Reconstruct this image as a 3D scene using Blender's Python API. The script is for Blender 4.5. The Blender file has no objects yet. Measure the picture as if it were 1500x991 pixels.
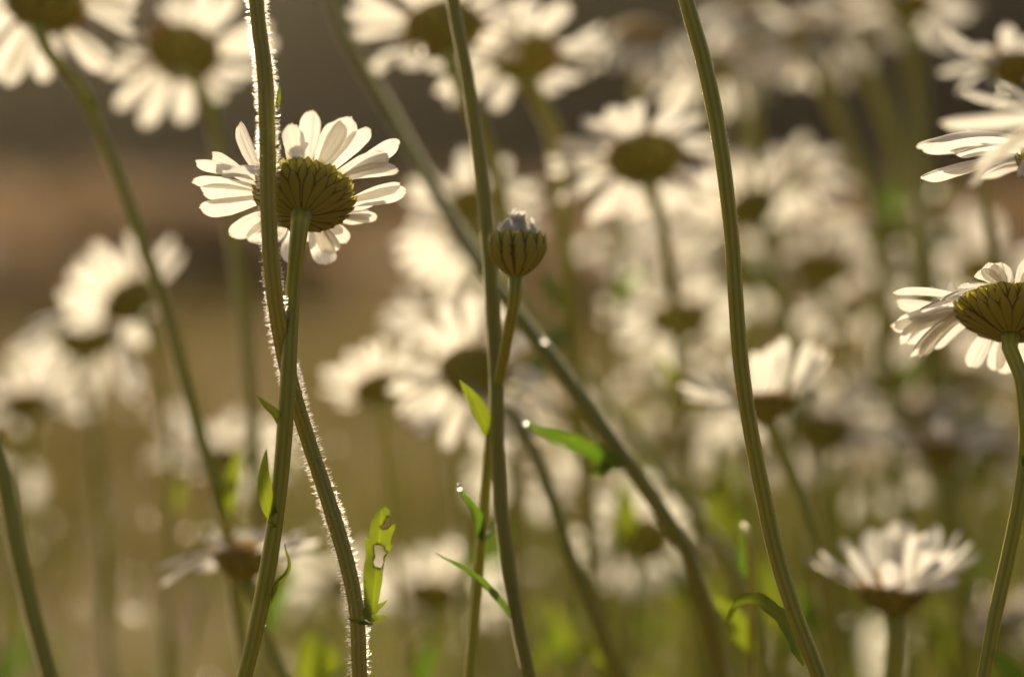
import bpy, math, random
import numpy as np
from mathutils import Vector, Matrix
from mathutils.geometry import delaunay_2d_cdt

R_ = math.radians
scene = bpy.context.scene
COL = scene.collection

# ------------------------------------------------------------------ camera, sky, sun, exposure
CAM_H, PITCH, LENS, FOCUS = 0.45, R_(3.1), 100.0, 0.700
cam_d = bpy.data.cameras.new('camera'); cam = bpy.data.objects.new('camera', cam_d); COL.objects.link(cam)
cam.location = (0, 0, CAM_H); cam.rotation_euler = (math.pi / 2 - PITCH, 0, 0)
cam_d.lens = LENS; cam_d.sensor_width = 36.0; cam_d.clip_start = 0.02; cam_d.clip_end = 500
cam_d.dof.use_dof = True; cam_d.dof.focus_distance = FOCUS; cam_d.dof.aperture_fstop = 5.0
scene.camera = cam

SUN_EL, SUN_AZ = R_(20), R_(-12)          # azimuth measured from +Y, positive towards +X
w = bpy.data.worlds.new('World'); scene.world = w; w.use_nodes = True
nt = w.node_tree; bg = nt.nodes['Background']
sky = nt.nodes.new('ShaderNodeTexSky'); sky.sky_type = 'NISHITA'; sky.sun_disc = False
sky.sun_elevation = SUN_EL; sky.sun_rotation = SUN_AZ; sky.dust_density = 6.0; sky.air_density = 0.8; sky.ozone_density = 0.4
nt.links.new(sky.outputs[0], bg.inputs[0]); bg.inputs[1].default_value = 0.075
sl = bpy.data.lights.new('sun', 'SUN'); sun = bpy.data.objects.new('sun', sl); COL.objects.link(sun)
sl.energy = 5.0; sl.angle = R_(0.55); sl.color = (1.0, 0.84, 0.57)
sdir = Vector((math.sin(SUN_AZ) * math.cos(SUN_EL), math.cos(SUN_AZ) * math.cos(SUN_EL), math.sin(SUN_EL)))
sun.rotation_euler = sdir.to_track_quat('Z', 'Y').to_euler(); sun.location = sdir * 5
scene.view_settings.view_transform = 'Standard'; scene.view_settings.look = 'None'
scene.view_settings.gamma = 1.0; scene.view_settings.exposure = 0.42
scene.cycles.use_denoising = True
scene.cycles.max_bounces = 10; scene.cycles.transmission_bounces = 6; scene.cycles.diffuse_bounces = 4
scene.cycles.sample_clamp_indirect = 40.0

# ------------------------------------------------------------------ picture helpers
FW = Vector((0, math.cos(PITCH), -math.sin(PITCH))); UP = Vector((0, math.sin(PITCH), math.cos(PITCH))); RT = Vector((1, 0, 0))
CAM = Vector((0, 0, CAM_H))
def at(x, y, d):
    """A point of the place seen at photo pixel x, y, d metres away."""
    k = 0.36 * d / 1500.0
    return CAM + FW * d + RT * ((x - 750) * k) + UP * ((495.5 - y) * k)
def px(n, d): return n * 0.36 * d / 1500.0
def project(p):
    q = p - CAM; d = q.dot(FW); k = 1500.0 / (0.36 * d)
    return 750 + q.dot(RT) * k, 495.5 - q.dot(UP) * k

# ------------------------------------------------------------------ object helpers
def mesh_obj(name, verts, faces, mat, parent=None, uv=None, attr=None, smooth=True):
    me = bpy.data.meshes.new(name)
    me.from_pydata([tuple(v) for v in verts], [], faces)
    if uv is not None:
        lay = me.uv_layers.new(name='UVMap')
        idx = np.empty(len(me.loops), dtype=np.int32); me.loops.foreach_get('vertex_index', idx)
        lay.data.foreach_set('uv', np.asarray(uv, dtype=np.float32)[idx].ravel())
    if attr:
        for k, vals in attr.items():
            a = me.attributes.new(k, 'FLOAT', 'POINT'); a.data.foreach_set('value', np.asarray(vals, dtype=np.float32))
    if smooth: me.polygons.foreach_set('use_smooth', [True] * len(me.polygons))
    for m in (mat if isinstance(mat, list) else [mat]): me.materials.append(m)
    me.update()
    o = bpy.data.objects.new(name, me); COL.objects.link(o)
    if parent: o.parent = parent
    return o
def tag(o, label=None, cat=None, group=None, kind=None):
    if label: o['label'] = label
    if cat: o['category'] = cat
    if group: o['group'] = group
    if kind: o['kind'] = kind
    return o
def empty(name, loc):
    o = bpy.data.objects.new(name, None); COL.objects.link(o); o.location = loc; o.empty_display_size = 0.02
    return o

# ------------------------------------------------------------------ materials
def new_mat(name):
    m = bpy.data.materials.new(name); m.use_nodes = True
    t = m.node_tree; t.nodes.clear()
    out = t.nodes.new('ShaderNodeOutputMaterial')
    return m, t, out
def nd(t, kind, **kw):
    n = t.nodes.new(kind)
    for k, v in kw.items(): setattr(n, k, v)
    return n
def ramp(t, fac, stops):
    r = nd(t, 'ShaderNodeValToRGB'); el = r.color_ramp.elements
    while len(el) < len(stops): el.new(0.5)
    for e, (p, c) in zip(el, stops): e.position = p; e.color = (*c, 1)
    t.links.new(fac, r.inputs[0]); return r.outputs[0]
def noise(t, scale, detail=3, rough=.55, coord='Object', stretch=None):
    tc = nd(t, 'ShaderNodeTexCoord'); src = tc.outputs[coord]
    if stretch:
        mp = nd(t, 'ShaderNodeMapping'); mp.inputs['Scale'].default_value = stretch
        t.links.new(src, mp.inputs[0]); src = mp.outputs[0]
    n = nd(t, 'ShaderNodeTexNoise'); n.inputs['Scale'].default_value = scale
    n.inputs['Detail'].default_value = detail; n.inputs['Roughness'].default_value = rough
    t.links.new(src, n.inputs['Vector']); return n.outputs['Fac']
def mixc(t, fac, a, b):
    m = nd(t, 'ShaderNodeMix', data_type='RGBA')
    if isinstance(fac, float): m.inputs[0].default_value = fac
    else: t.links.new(fac, m.inputs[0])
    for s, v in ((6, a), (7, b)):
        if isinstance(v, tuple): m.inputs[s].default_value = (*v, 1)
        else: t.links.new(v, m.inputs[s])
    return m.outputs[2]
def leafy(t, out, col, tcol, rough, trans, bump=None, spec=.4):
    """Reflected plus transmitted light of thin plant tissue."""
    p = nd(t, 'ShaderNodeBsdfPrincipled'); p.inputs['Roughness'].default_value = rough
    p.inputs['Specular IOR Level'].default_value = spec
    tr = nd(t, 'ShaderNodeBsdfTranslucent'); mx = nd(t, 'ShaderNodeMixShader'); mx.inputs[0].default_value = trans
    for s, v in ((p.inputs['Base Color'], col), (tr.inputs['Color'], tcol)):
        if isinstance(v, tuple): s.default_value = (*v, 1)
        else: t.links.new(v, s)
    if bump is not None:
        t.links.new(bump, p.inputs['Normal']); t.links.new(bump, tr.inputs['Normal'])
    t.links.new(p.outputs[0], mx.inputs[1]); t.links.new(tr.outputs[0], mx.inputs[2])
    t.links.new(mx.outputs[0], out.inputs[0])
def bump_of(t, h, strength, dist):
    b = nd(t, 'ShaderNodeBump'); b.inputs['Strength'].default_value = strength; b.inputs['Distance'].default_value = dist
    t.links.new(h, b.inputs['Height']); return b.outputs[0]

def petal_material():
    m, t, out = new_mat('white_petal')
    uv = nd(t, 'ShaderNodeUVMap'); mp = nd(t, 'ShaderNodeMapping'); mp.inputs['Scale'].default_value = (1.2, 17, 1)
    t.links.new(uv.outputs[0], mp.inputs[0])
    n = nd(t, 'ShaderNodeTexNoise'); n.inputs['Scale'].default_value = 1.0; n.inputs['Detail'].default_value = 3
    t.links.new(mp.outputs[0], n.inputs['Vector'])
    sep = nd(t, 'ShaderNodeSeparateXYZ'); t.links.new(uv.outputs[0], sep.inputs[0])
    vein = ramp(t, n.outputs['Fac'], [(.35, (.77, .74, .66)), (.62, (.86, .84, .79))])
    base = ramp(t, sep.outputs[0], [(0.0, (.70, .68, .36)), (.14, (1, 1, 1)), (.955, (1, 1, 1)), (1.0, (.88, .82, .70))])
    mul = nd(t, 'ShaderNodeMix', data_type='RGBA', blend_type='MULTIPLY'); mul.inputs[0].default_value = 1
    t.links.new(vein, mul.inputs[6]); t.links.new(base, mul.inputs[7])
    leafy(t, out, mul.outputs[2], mul.outputs[2], .55, .56, bump_of(t, n.outputs['Fac'], .8, .0004), spec=.3)
    return m
def stem_material(name, c0, c1, trans=.25, rough=.42):
    m, t, out = new_mat(name)
    n = noise(t, 60, 3, stretch=(3, 3, .25)); n2 = noise(t, 900, 2)
    c = mixc(t, n, c0, c1)
    drift = noise(t, 22, 2); c = mixc(t, ramp(t, drift, [(.45, (0, 0, 0)), (.72, (.5, .5, .5))]), c, (c0[0] * .95, c0[1] * .78, c0[2] * .9))
    scar = noise(t, 420, 3, .7, stretch=(1, 1, .45)); c = mixc(t, ramp(t, scar, [(.66, (0, 0, 0)), (.74, (.6, .6, .6))]), c, (.16, .10, .035))
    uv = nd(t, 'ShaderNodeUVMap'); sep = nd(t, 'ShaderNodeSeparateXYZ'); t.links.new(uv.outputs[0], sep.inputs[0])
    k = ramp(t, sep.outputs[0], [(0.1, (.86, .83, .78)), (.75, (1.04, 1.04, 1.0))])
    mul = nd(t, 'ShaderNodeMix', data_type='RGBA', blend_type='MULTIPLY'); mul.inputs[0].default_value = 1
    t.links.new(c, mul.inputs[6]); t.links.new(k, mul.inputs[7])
    p = nd(t, 'ShaderNodeBsdfPrincipled'); p.inputs['Roughness'].default_value = rough; p.inputs['Specular IOR Level'].default_value = .45
    p.inputs['Subsurface Weight'].default_value = 1.0; p.inputs['Subsurface Scale'].default_value = trans * .01
    p.inputs['Subsurface Radius'].default_value = (1.0, .85, .22)
    p.inputs['Sheen Weight'].default_value = .55; p.inputs['Sheen Roughness'].default_value = .25; p.inputs['Sheen Tint'].default_value = (1, .97, .85, 1)
    t.links.new(mul.outputs[2], p.inputs['Base Color']); t.links.new(bump_of(t, n2, .25, .0003), p.inputs['Normal'])
    t.links.new(p.outputs[0], out.inputs[0])
    return m
def leaf_material(name, c0, c1, tcol0, tcol1, trans=.5):
    m, t, out = new_mat(name)
    n = noise(t, 220, 4)
    uv = nd(t, 'ShaderNodeUVMap'); sep = nd(t, 'ShaderNodeSeparateXYZ'); t.links.new(uv.outputs[0], sep.inputs[0])
    a = nd(t, 'ShaderNodeMath', operation='ABSOLUTE'); t.links.new(sep.outputs[1], a.inputs[0])
    mid = ramp(t, a.outputs[0], [(0.0, (1.35, 1.25, 1.0)), (.10, (1, 1, 1)), (.93, (1, 1, 1)), (1.0, (.75, .5, .35))])
    at_ = nd(t, 'ShaderNodeAttribute', attribute_name='browned')
    cols = []
    for a0, a1 in ((c0, c1), (tcol0, tcol1)):
        c = mixc(t, n, a0, a1)
        mul = nd(t, 'ShaderNodeMix', data_type='RGBA', blend_type='MULTIPLY'); mul.inputs[0].default_value = 1
        t.links.new(c, mul.inputs[6]); t.links.new(mid, mul.inputs[7])
        cols.append(mixc(t, at_.outputs['Fac'], mul.outputs[2], (.035, .016, .006)))
    leafy(t, out, cols[0], cols[1], .34, trans, bump_of(t, n, .3, .0004))
    return m
def bract_material():
    m, t, out = new_mat('bract')
    uv = nd(t, 'ShaderNodeUVMap'); sep = nd(t, 'ShaderNodeSeparateXYZ'); t.links.new(uv.outputs[0], sep.inputs[0])
    a = nd(t, 'ShaderNodeMath', operation='ABSOLUTE'); t.links.new(sep.outputs[1], a.inputs[0])
    rim = ramp(t, a.outputs[0], [(0.50, (0, 0, 0)), (.90, (.9, .9, .9))])
    n = noise(t, 350, 3)
    g = mixc(t, n, (.46, .46, .06), (.64, .60, .13))
    tip = ramp(t, sep.outputs[0], [(.72, (0, 0, 0)), (.98, (.75, .75, .75))])
    g2 = mixc(t, tip, g, (.55, .44, .22))
    c = mixc(t, rim, g2, (.13, .075, .022))
    leafy(t, out, c, c, .5, .5, bump_of(t, n, .3, .0003))
    return m
def simple_leafy(name, c0, c1, scale, trans, rough=.6):
    m, t, out = new_mat(name); n = noise(t, scale, 4); c = mixc(t, n, c0, c1)
    leafy(t, out, c, c, rough, trans); return m
def hair_material():
    m, t, out = new_mat('stem_hair')
    p = nd(t, 'ShaderNodeBsdfPrincipled'); p.inputs['Base Color'].default_value = (.95, .93, .88, 1)
    p.inputs['Roughness'].default_value = .42; p.inputs['Transmission Weight'].default_value = 1.0; p.inputs['IOR'].default_value = 1.22
    t.links.new(p.outputs[0], out.inputs[0]); return m
def drop_material():
    m, t, out = new_mat('water_drop')
    p = nd(t, 'ShaderNodeBsdfPrincipled'); p.inputs['Base Color'].default_value = (1, 1, 1, 1)
    p.inputs['Roughness'].default_value = .16; p.inputs['Transmission Weight'].default_value = 1; p.inputs['IOR'].default_value = 1.33
    t.links.new(p.outputs[0], out.inputs[0]); return m
def disc_material():
    m, t, out = new_mat('yellow_disc'); n = noise(t, 1400, 3)
    c = mixc(t, n, (.55, .26, .015), (.85, .50, .04)); leafy(t, out, c, c, .6, .04, bump_of(t, n, .6, .0004)); return m
def ground_material():
    m, t, out = new_mat('field_soil')
    big = noise(t, .5, 4); mid = noise(t, 1.7, 4); fine = noise(t, 40, 5)
    c = mixc(t, ramp(t, big, [(.42, (0, 0, 0)), (.58, (1, 1, 1))]), (.42, .21, .12), (.24, .19, .07))
    c = mixc(t, ramp(t, mid, [(.50, (0, 0, 0)), (.66, (.85, .85, .85))]), c, (.44, .33, .18))
    c = mixc(t, ramp(t, mid, [(.34, (.9, .9, .9)), (.46, (0, 0, 0))]), c, (.085, .085, .03))
    c = mixc(t, ramp(t, fine, [(.3, (0, 0, 0)), (.7, (.4, .4, .4))]), c, (.10, .07, .035))
    p = nd(t, 'ShaderNodeBsdfPrincipled'); p.inputs['Roughness'].default_value = .95; p.inputs['Specular IOR Level'].default_value = .1
    t.links.new(c, p.inputs['Base Color']); t.links.new(bump_of(t, fine, .6, .02), p.inputs['Normal'])
    t.links.new(p.outputs[0], out.inputs[0]); return m

PETAL = petal_material(); BRACT = bract_material(); DISC = disc_material(); HAIR = hair_material(); DROP = drop_material()
STEM = stem_material('green_stem', (.30, .33, .04), (.42, .42, .075), trans=.30)
STEM_HAIRY = stem_material('hairy_stem_skin', (.33, .33, .055), (.43, .40, .085), trans=.30)
STEM_DARK = stem_material('brown_green_stem', (.24, .255, .045), (.34, .33, .07), trans=.22)
LEAF = leaf_material('fresh_leaf', (.09, .13, .02), (.15, .19, .03), (.16, .22, .012), (.25, .29, .020), .55)
LEAF_DARK = leaf_material('deep_green_leaf', (.05, .09, .025), (.08, .13, .03), (.10, .22, .015), (.20, .34, .02), .4)
GRASS = simple_leafy('grass_blade', (.105, .105, .022), (.27, .18, .07), .8, .42, .36)
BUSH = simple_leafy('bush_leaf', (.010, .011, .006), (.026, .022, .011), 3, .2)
BARK = simple_leafy('bark', (.09, .07, .05), (.16, .12, .08), 5, 0.0, .9)

# ------------------------------------------------------------------ shape helpers
def spline(pts, n):
    """Catmull-Rom through pts (Vectors), n samples spread by arc length."""
    P = [pts[0] * 2 - pts[1]] + list(pts) + [pts[-1] * 2 - pts[-2]]
    dense = []
    for i in range(1, len(P) - 2):
        p0, p1, p2, p3 = P[i - 1:i + 3]
        for k in range(16):
            s = k / 16
            dense.append(.5 * ((2 * p1) + (p2 - p0) * s + (2 * p0 - 5 * p1 + 4 * p2 - p3) * s * s + (3 * p1 - p0 - 3 * p2 + p3) * s ** 3))
    dense.append(P[-2].copy())
    L = [0.0]
    for a, b in zip(dense, dense[1:]): L.append(L[-1] + (b - a).length)
    res, j = [], 0
    for i in range(n):
        q = L[-1] * i / (n - 1)
        while j < len(L) - 2 and L[j + 1] < q: j += 1
        s = (q - L[j]) / max(L[j + 1] - L[j], 1e-9)
        res.append(dense[j].lerp(dense[j + 1], min(max(s, 0), 1)))
    return res
def frames(pts):
    T = []
    for i in range(len(pts)):
        a, b = pts[max(i - 1, 0)], pts[min(i + 1, len(pts) - 1)]
        T.append((b - a).normalized())
    n = T[0].cross(Vector((0, 1, 0.01))); n = n.normalized() if n.length > 1e-4 else Vector((1, 0, 0))
    out = []
    for t in T:
        n = (n - t * n.dot(t)).normalized(); out.append((t, n, t.cross(n)))
    return out
def tube(pts, rad, sides, ridges=0, amp=0.0, origin=Vector((0, 0, 0)), phase=0.0):
    V, F, U = [], [], []
    N = len(pts); fr = frames(pts); w0 = pts[0].x * 900
    for i, (p, (t, n, b)) in enumerate(zip(pts, fr)):
        q = i / (N - 1); r = rad(q) if callable(rad) else rad
        r *= 1 + .035 * math.sin(q * 23 + w0) + .025 * math.sin(q * 61 + w0 * 2)
        for s in range(sides):
            a = 2 * math.pi * s / sides
            wv = .5 + .5 * math.cos(ridges * a + phase) if ridges else 1.0
            k = r * (1 - amp * (1 - wv) ** 1.5)
            V.append(p + (n * math.cos(a) + b * math.sin(a)) * k - origin); U.append((wv, i / (N - 1)))
    for i in range(N - 1):
        for s in range(sides):
            a, b_ = i * sides + s, i * sides + (s + 1) % sides
            F.append((a, b_, b_ + sides, a + sides))
    F.append(tuple(range(sides - 1, -1, -1))); F.append(tuple(range((N - 1) * sides, N * sides)))
    return V, F, U
def to_ground(pts, rng):
    """Carries a stem on from its last point down to the soil."""
    a, b = pts[-2], pts[-1]
    t = (b - a).normalized()
    if t.z > -.3: t = Vector((t.x, t.y, -.5)).normalized()
    z = b.z; t2 = Vector((t.x * .6, t.y * .6, t.z)).normalized()
    m = b + t * (z * .3); g = Vector((m.x + t2.x * z * .22 + rng.uniform(-.01, .01), m.y + t2.y * z * .22 + rng.uniform(0, .015), -.004))
    m2 = m.lerp(g, .55) + Vector((t2.x, t2.y, 0)) * z * .05
    return pts + [m, m2, g]

# ------------------------------------------------------------------ petals
def petal_mesh(name, wr, bend, cup, seed, nu, nv, curl=0.0):
    """Unit-length petal along +x; bend turns the tip towards -z, cup arches it across."""
    rng = random.Random(seed); V, U, F = [], [], []
    teeth = [rng.uniform(-.02, .018) for _ in range(nv)]; teeth[nv // 2] += .012
    g1 = rng.uniform(.28, .42); skew = rng.uniform(-.06, .06); wav = rng.uniform(-.025, .025); ph = rng.uniform(0, 6)
    x = z = 0.0; px_ = 0.0; ts = [1 - (1 - i / (nu - 1)) ** 1.25 for i in range(nu)]
    for i, t in enumerate(ts):
        dt = t - px_; px_ = t
        ang = -bend * (t - dt / 2) - curl * max(0, t - .7) * 4
        x += math.cos(ang) * dt; z += math.sin(ang) * dt
        w = wr * .5 * (.42 + .58 * min(1, t / .55) ** .8)
        if t > .76: w *= max(.30, math.sqrt(max(0, 1 - ((t - .76) / .27) ** 2)))
        nx, nz = -math.sin(ang), math.cos(ang); tx, tz = math.cos(ang), math.sin(ang)
        for j in range(nv):
            v = -1 + 2 * j / (nv - 1)
            h = -cup * w * (v * v) + .095 * w * math.cos(v * math.pi / g1) * min(1, t * 3) + wav * math.sin(t * 5 + ph) * v * .4
            e = teeth[j] * max(0, (t - .8) / .2) ** 2 - .03 * v * v * max(0, (t - .8) / .2)
            V.append((x + nx * h + tx * e, v * w + skew * t * t * .5, z + nz * h + tz * e)); U.append((t, .5 + v * .5))
    for i in range(nu - 1):
        for j in range(nv - 1):
            a = i * nv + j; F.append((a, a + 1, a + nv + 1, a + nv))
    me = bpy.data.meshes.new(name); me.from_pydata(V, [], F)
    lay = me.uv_layers.new(name='UVMap'); idx = np.empty(len(me.loops), dtype=np.int32); me.loops.foreach_get('vertex_index', idx)
    lay.data.foreach_set('uv', np.asarray(U, dtype=np.float32)[idx].ravel())
    me.polygons.foreach_set('use_smooth', [True] * len(me.polygons)); me.materials.append(PETAL); me.update()
    mid = (nu - 1) * nv + nv // 2
    return me, Vector(V[mid])
BENDS = [R_(a) for a in (-45, -20, 0, 20, 45, 75, 110)]
HI = {b: [petal_mesh('petal', wr, b, cup, 10 * i + k, 18, 13) for k, (wr, cup) in enumerate(((.34, .30), (.38, .18), (.30, .38), (.36, -.15)))] for i, b in enumerate(BENDS)}
LO = {b: [petal_mesh('petal', wr, b, cup, 90 + 10 * i + k, 9, 7) for k, (wr, cup) in enumerate(((.29, .30), (.33, .18), (.26, .35), (.30, -.1)))] for i, b in enumerate(BENDS)}
def nearest_bend(b): return min(BENDS, key=lambda q: abs(q - b))

def head_mesh(R, hi, seed):
    """Green involucre: a shallow bowl under the disc with rows of overlapping dark-edged bracts (unit: metres, +z faces the disc)."""
    rng = random.Random(seed); V, F, U = [], [], []
    rr, dp = (.475 if hi else .345) * R, .25 * R
    prof = lambda s: (rr * (.17 + .83 * math.sin(s * math.pi / 2) ** .8), -dp * (1 - s) ** 1.1)   # s 0 at the stem, 1 at the rim
    ns, ring = (10, 40) if hi else (6, 18)
    for i in range(ns):
        s = i / (ns - 1); r, z = prof(s)
        for k in range(ring):
            a = 2 * math.pi * k / ring; V.append((r * .95 * math.cos(a), r * .95 * math.sin(a), z + .02 * R)); U.append((.3, 0))
    for i in range(ns - 1):
        for k in range(ring):
            a, b = i * ring + k, i * ring + (k + 1) % ring; F.append((a, b, b + ring, a + ring))
    rows = ((.0, .58, 19), (.06, .82, 27), (.24, 1.03, 33)) if hi else ((.05, .70, 10), (.40, 1.02, 15))
    nu, nv = (9, 5) if hi else (5, 3)
    for q, (s0, s1, cnt) in enumerate(rows):
        for c in range(cnt):
            a0 = 2 * math.pi * (c + .5 * (q % 2)) / cnt + rng.uniform(-.05, .05); hw = math.pi / cnt * rng.uniform(1.0, 1.2)
            e1 = s1 * rng.uniform(.95, 1.04); tw = rng.uniform(-.08, .08); b0 = len(V)
            for i in range(nu):
                t = i / (nu - 1); s = s0 + (e1 - s0) * t; r, z = prof(min(s, 1.0))
                if s > 1: z += (s - 1) * R * .25
                wd = hw * (1.0 + .35 * t) * (max(.0, 1 - max(0, (t - .35) / .66) ** 1.7) + .06)
                lift = (.010 + .011 * (2 - q) + .012 * t * t) * R
                for j in range(nv):
                    v = -1 + 2 * j / (nv - 1); a = a0 + wd * v + tw * t; rl = r + lift * (1 - .45 * v * v) * (.5 + .5 * s)
                    V.append((rl * math.cos(a), rl * math.sin(a), z - lift * (1 - .45 * v * v) * (1 - s) * .8)); U.append((t, v))
            for i in range(nu - 1):
                for j in range(nv - 1):
                    a = b0 + i * nv + j; F.append((a, a + 1, a + nv + 1, a + nv))
    return V, F, U
def disc_mesh(R, hi):
    V, F = [], []; rr = .40 * R; ns, ring = 8, 24
    for i in range(ns):
        s = i / (ns - 1)
        for k in range(ring):
            a = 2 * math.pi * k / ring; V.append((rr * s * math.cos(a), rr * s * math.sin(a), .02 * R + .15 * R * (1 - s * s)))
    for i in range(ns - 1):
        for k in range(ring):
            a, b = i * ring + k, i * ring + (k + 1) % ring; F.append((a, a + ring, b + ring, b))
    cnt = 160 if hi else 50
    for c in range(cnt):                                   # florets
        s = math.sqrt((c + .5) / cnt); a = c * 2.39996; h = (.02 if hi else .035) * R
        p = Vector((rr * s * math.cos(a), rr * s * math.sin(a), .02 * R + .15 * R * (1 - s * s))); b0 = len(V)
        wd = rr / math.sqrt(cnt) * .8
        for k in range(5): V.append(p + Vector((wd * math.cos(k * 1.2566), wd * math.sin(k * 1.2566), 0)))
        V.append(p + Vector((0, 0, h * 1.6)))
        for k in range(5): F.append((b0 + k, b0 + (k + 1) % 5, b0 + 5))
    return V, F
HEADS = {}
def head_data(hi, seed):
    key = (hi, seed % (3 if not hi else 99))
    if key not in HEADS:
        V, F, U = head_mesh(1.0, hi, key[1]); h = mesh_obj('flower_head', V, F, BRACT, uv=U)
        V, F = disc_mesh(1.0, hi); d = mesh_obj('disc', V, F, DISC)
        HEADS[key] = (h.data, d.data); bpy.data.objects.remove(h); bpy.data.objects.remove(d)
    return HEADS[key]

def normal_of(el, az):
    el, az = R_(el), R_(az)
    return Vector((math.sin(az) * math.cos(el), math.cos(az) * math.cos(el), math.sin(el)))
def head_basis(n):
    ex = Vector((0, 0, 1)).cross(n)
    ex = ex.normalized() if ex.length > .05 else Vector((1, 0, 0))
    if ex.x > 0: pass
    else: ex = -ex
    ey = n.cross(ex).normalized()
    return ex, ey
def build_stem(root, base, pts, r_top, r_low, hi, mat, name='stem', ridges=8, amp=.065, extra=8):
    n = 90 if hi else 34; sides = 42 if hi else 14
    sp = spline(pts, n)
    V, F, U = tube(sp, lambda s: (r_top + (r_low - r_top) * min(1, s * 2.2)) * (1 + .38 * math.exp(-s / .016)), sides, ridges, amp, base)
    return mesh_obj(name, V, F, mat, root, uv=U), sp

def daisy(label, c, el, az, Rpx, stem=(), n=21, e0=10, es=12, bend=15, bs=18, droop=0, side=None, seed=1, hi=False, fit=None,
          r_px=None, mat=None, group='oxeye daisies in the field', skip=(), cat='daisy', leaves=True, pw=1.0):
    """One plant: stem, green flower head, yellow disc and petals. c = (x, y, d) of the rim centre."""
    rng = random.Random(seed); cx, cy, d = c
    ctr = at(cx, cy, d); R = px(Rpx, d); nrm = normal_of(el, az); ex, ey = head_basis(nrm)
    foot = ctr - nrm * (.23 * R)
    pts = [foot, foot - nrm * (.22 * R)]
    if stem:
        for (x, y, dd) in stem: pts.append(at(x, y, dd))
    else:
        k = pts[-1]; hd = Vector((nrm.x, nrm.y, 0)); pts.append(k - hd * R * .35 + Vector((rng.uniform(-.3, .3) * R, rng.uniform(-.1, .3) * R, -R * 1.2)))
        pts.append(pts[-1] + Vector((rng.uniform(-.5, .5) * R, rng.uniform(-.2, .3) * R, -R * 2.2)))
    pts = to_ground(pts, rng); base = Vector((pts[-1].x, pts[-1].y, 0))
    root = tag(empty('daisy', base), label, cat, group)
    rs = px(r_px or 11, d) if r_px else .058 * R
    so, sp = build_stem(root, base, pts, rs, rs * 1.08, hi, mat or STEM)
    hm, dm = head_data(hi, seed)
    M = Matrix((ex, ey, nrm)).transposed().to_4x4()
    ho = bpy.data.objects.new('flower_head', hm); COL.objects.link(ho); ho.parent = root
    ho.matrix_local = Matrix.Translation(ctr - base) @ M @ Matrix.Scale(R, 4)
    if not hi: n = max(n - 1, 14); es *= 1.35; bs *= 1.2
    do = bpy.data.objects.new('disc', dm); COL.objects.link(do); do.parent = ho
    Mw = Matrix.Translation(ctr) @ M @ Matrix.Scale(R, 4)
    lib = HI if hi else LO
    def put(phi, e, b, L, var, roll=0.0, lift=0.0):
        me, tip = lib[nearest_bend(b)][var % len(lib[nearest_bend(b)])]
        po = bpy.data.objects.new('petal', me); COL.objects.link(po); po.parent = ho
        po.matrix_local = Matrix.Rotation(phi, 4, 'Z') @ Matrix.Translation((.42 if hi else .34, 0, .015 + lift)) @ Matrix.Rotation(-e, 4, 'Y') @ Matrix.Rotation(roll, 4, 'X') @ Matrix.Diagonal((L, L * pw * rng.uniform(.86, 1.14), L, 1))
    if fit:
        for (tx, ty, L, b, *o) in fit:                      # tip seen at photo pixel tx, ty
            var = rng.randrange(4); me, tip = lib[nearest_bend(R_(b))][var % len(lib[nearest_bend(R_(b))])]
            best = None
            lo, up_ = (o[0] if o else (-25, 75))
            for ph in range(0, 360, 5):
                for e in range(lo, up_, 5):
                    p = Mw @ (Matrix.Rotation(R_(ph), 4, 'Z') @ Matrix.Translation((.42 if hi else .34, 0, .015)) @ Matrix.Rotation(-R_(e), 4, 'Y') @ (tip * L))
                    q = project(p); err = math.hypot(q[0] - tx, q[1] - ty) + abs(e - e0) * .06
                    if best is None or err < best[0]: best = (err, ph, e)
            put(R_(best[1]), R_(best[2]), R_(b), L, var, rng.uniform(-.25, .25), rng.uniform(-.012, .012))
    else:
        for k in range(n):
            if k in skip: continue
            ph = 2 * math.pi * (k + rng.uniform(-.28, .28)) / n
            # petals hang a little towards the ground on the low side of a nodding head
            low = (ex * math.cos(ph) + ey * math.sin(ph)).z
            e = e0 + rng.gauss(0, es) + droop * low
            b = bend + rng.gauss(0, bs) - droop * .5 * low
            put(ph, R_(e), R_(b), .62 * rng.uniform(.86, 1.08), rng.randrange(4), rng.uniform(-.3, .3), rng.uniform(-.02, .02))
    if not hi and leaves:
        for k in range(rng.randrange(2, 5)):                    # small stem leaves below the head
            i = int(len(sp) * rng.uniform(.16, .62)); p = sp[i]; a = rng.uniform(0, 6.283); q = Vector((math.cos(a), math.sin(a) * .6, 0)); ln = rng.uniform(.012, .030)
            if math.hypot(*(project(p)[z] - (446, 283)[z] for z in (0, 1))) < 220: continue
            leaf_strip(root, base, [p, p + q * ln * .3 + Vector((0, 0, ln * .35)), p + q * ln * .62 + Vector((0, 0, ln * .75)), p + q * ln * .85 + Vector((0, 0, ln * rng.uniform(.6, 1.1)))], ln * rng.uniform(.2, .3),
                       rng.choice((LEAF, LEAF, LEAF_DARK)), teeth=4, roll=rng.uniform(-.9, .9), seed=seed + k, nu=14)
    return root, base, sp, so

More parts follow.
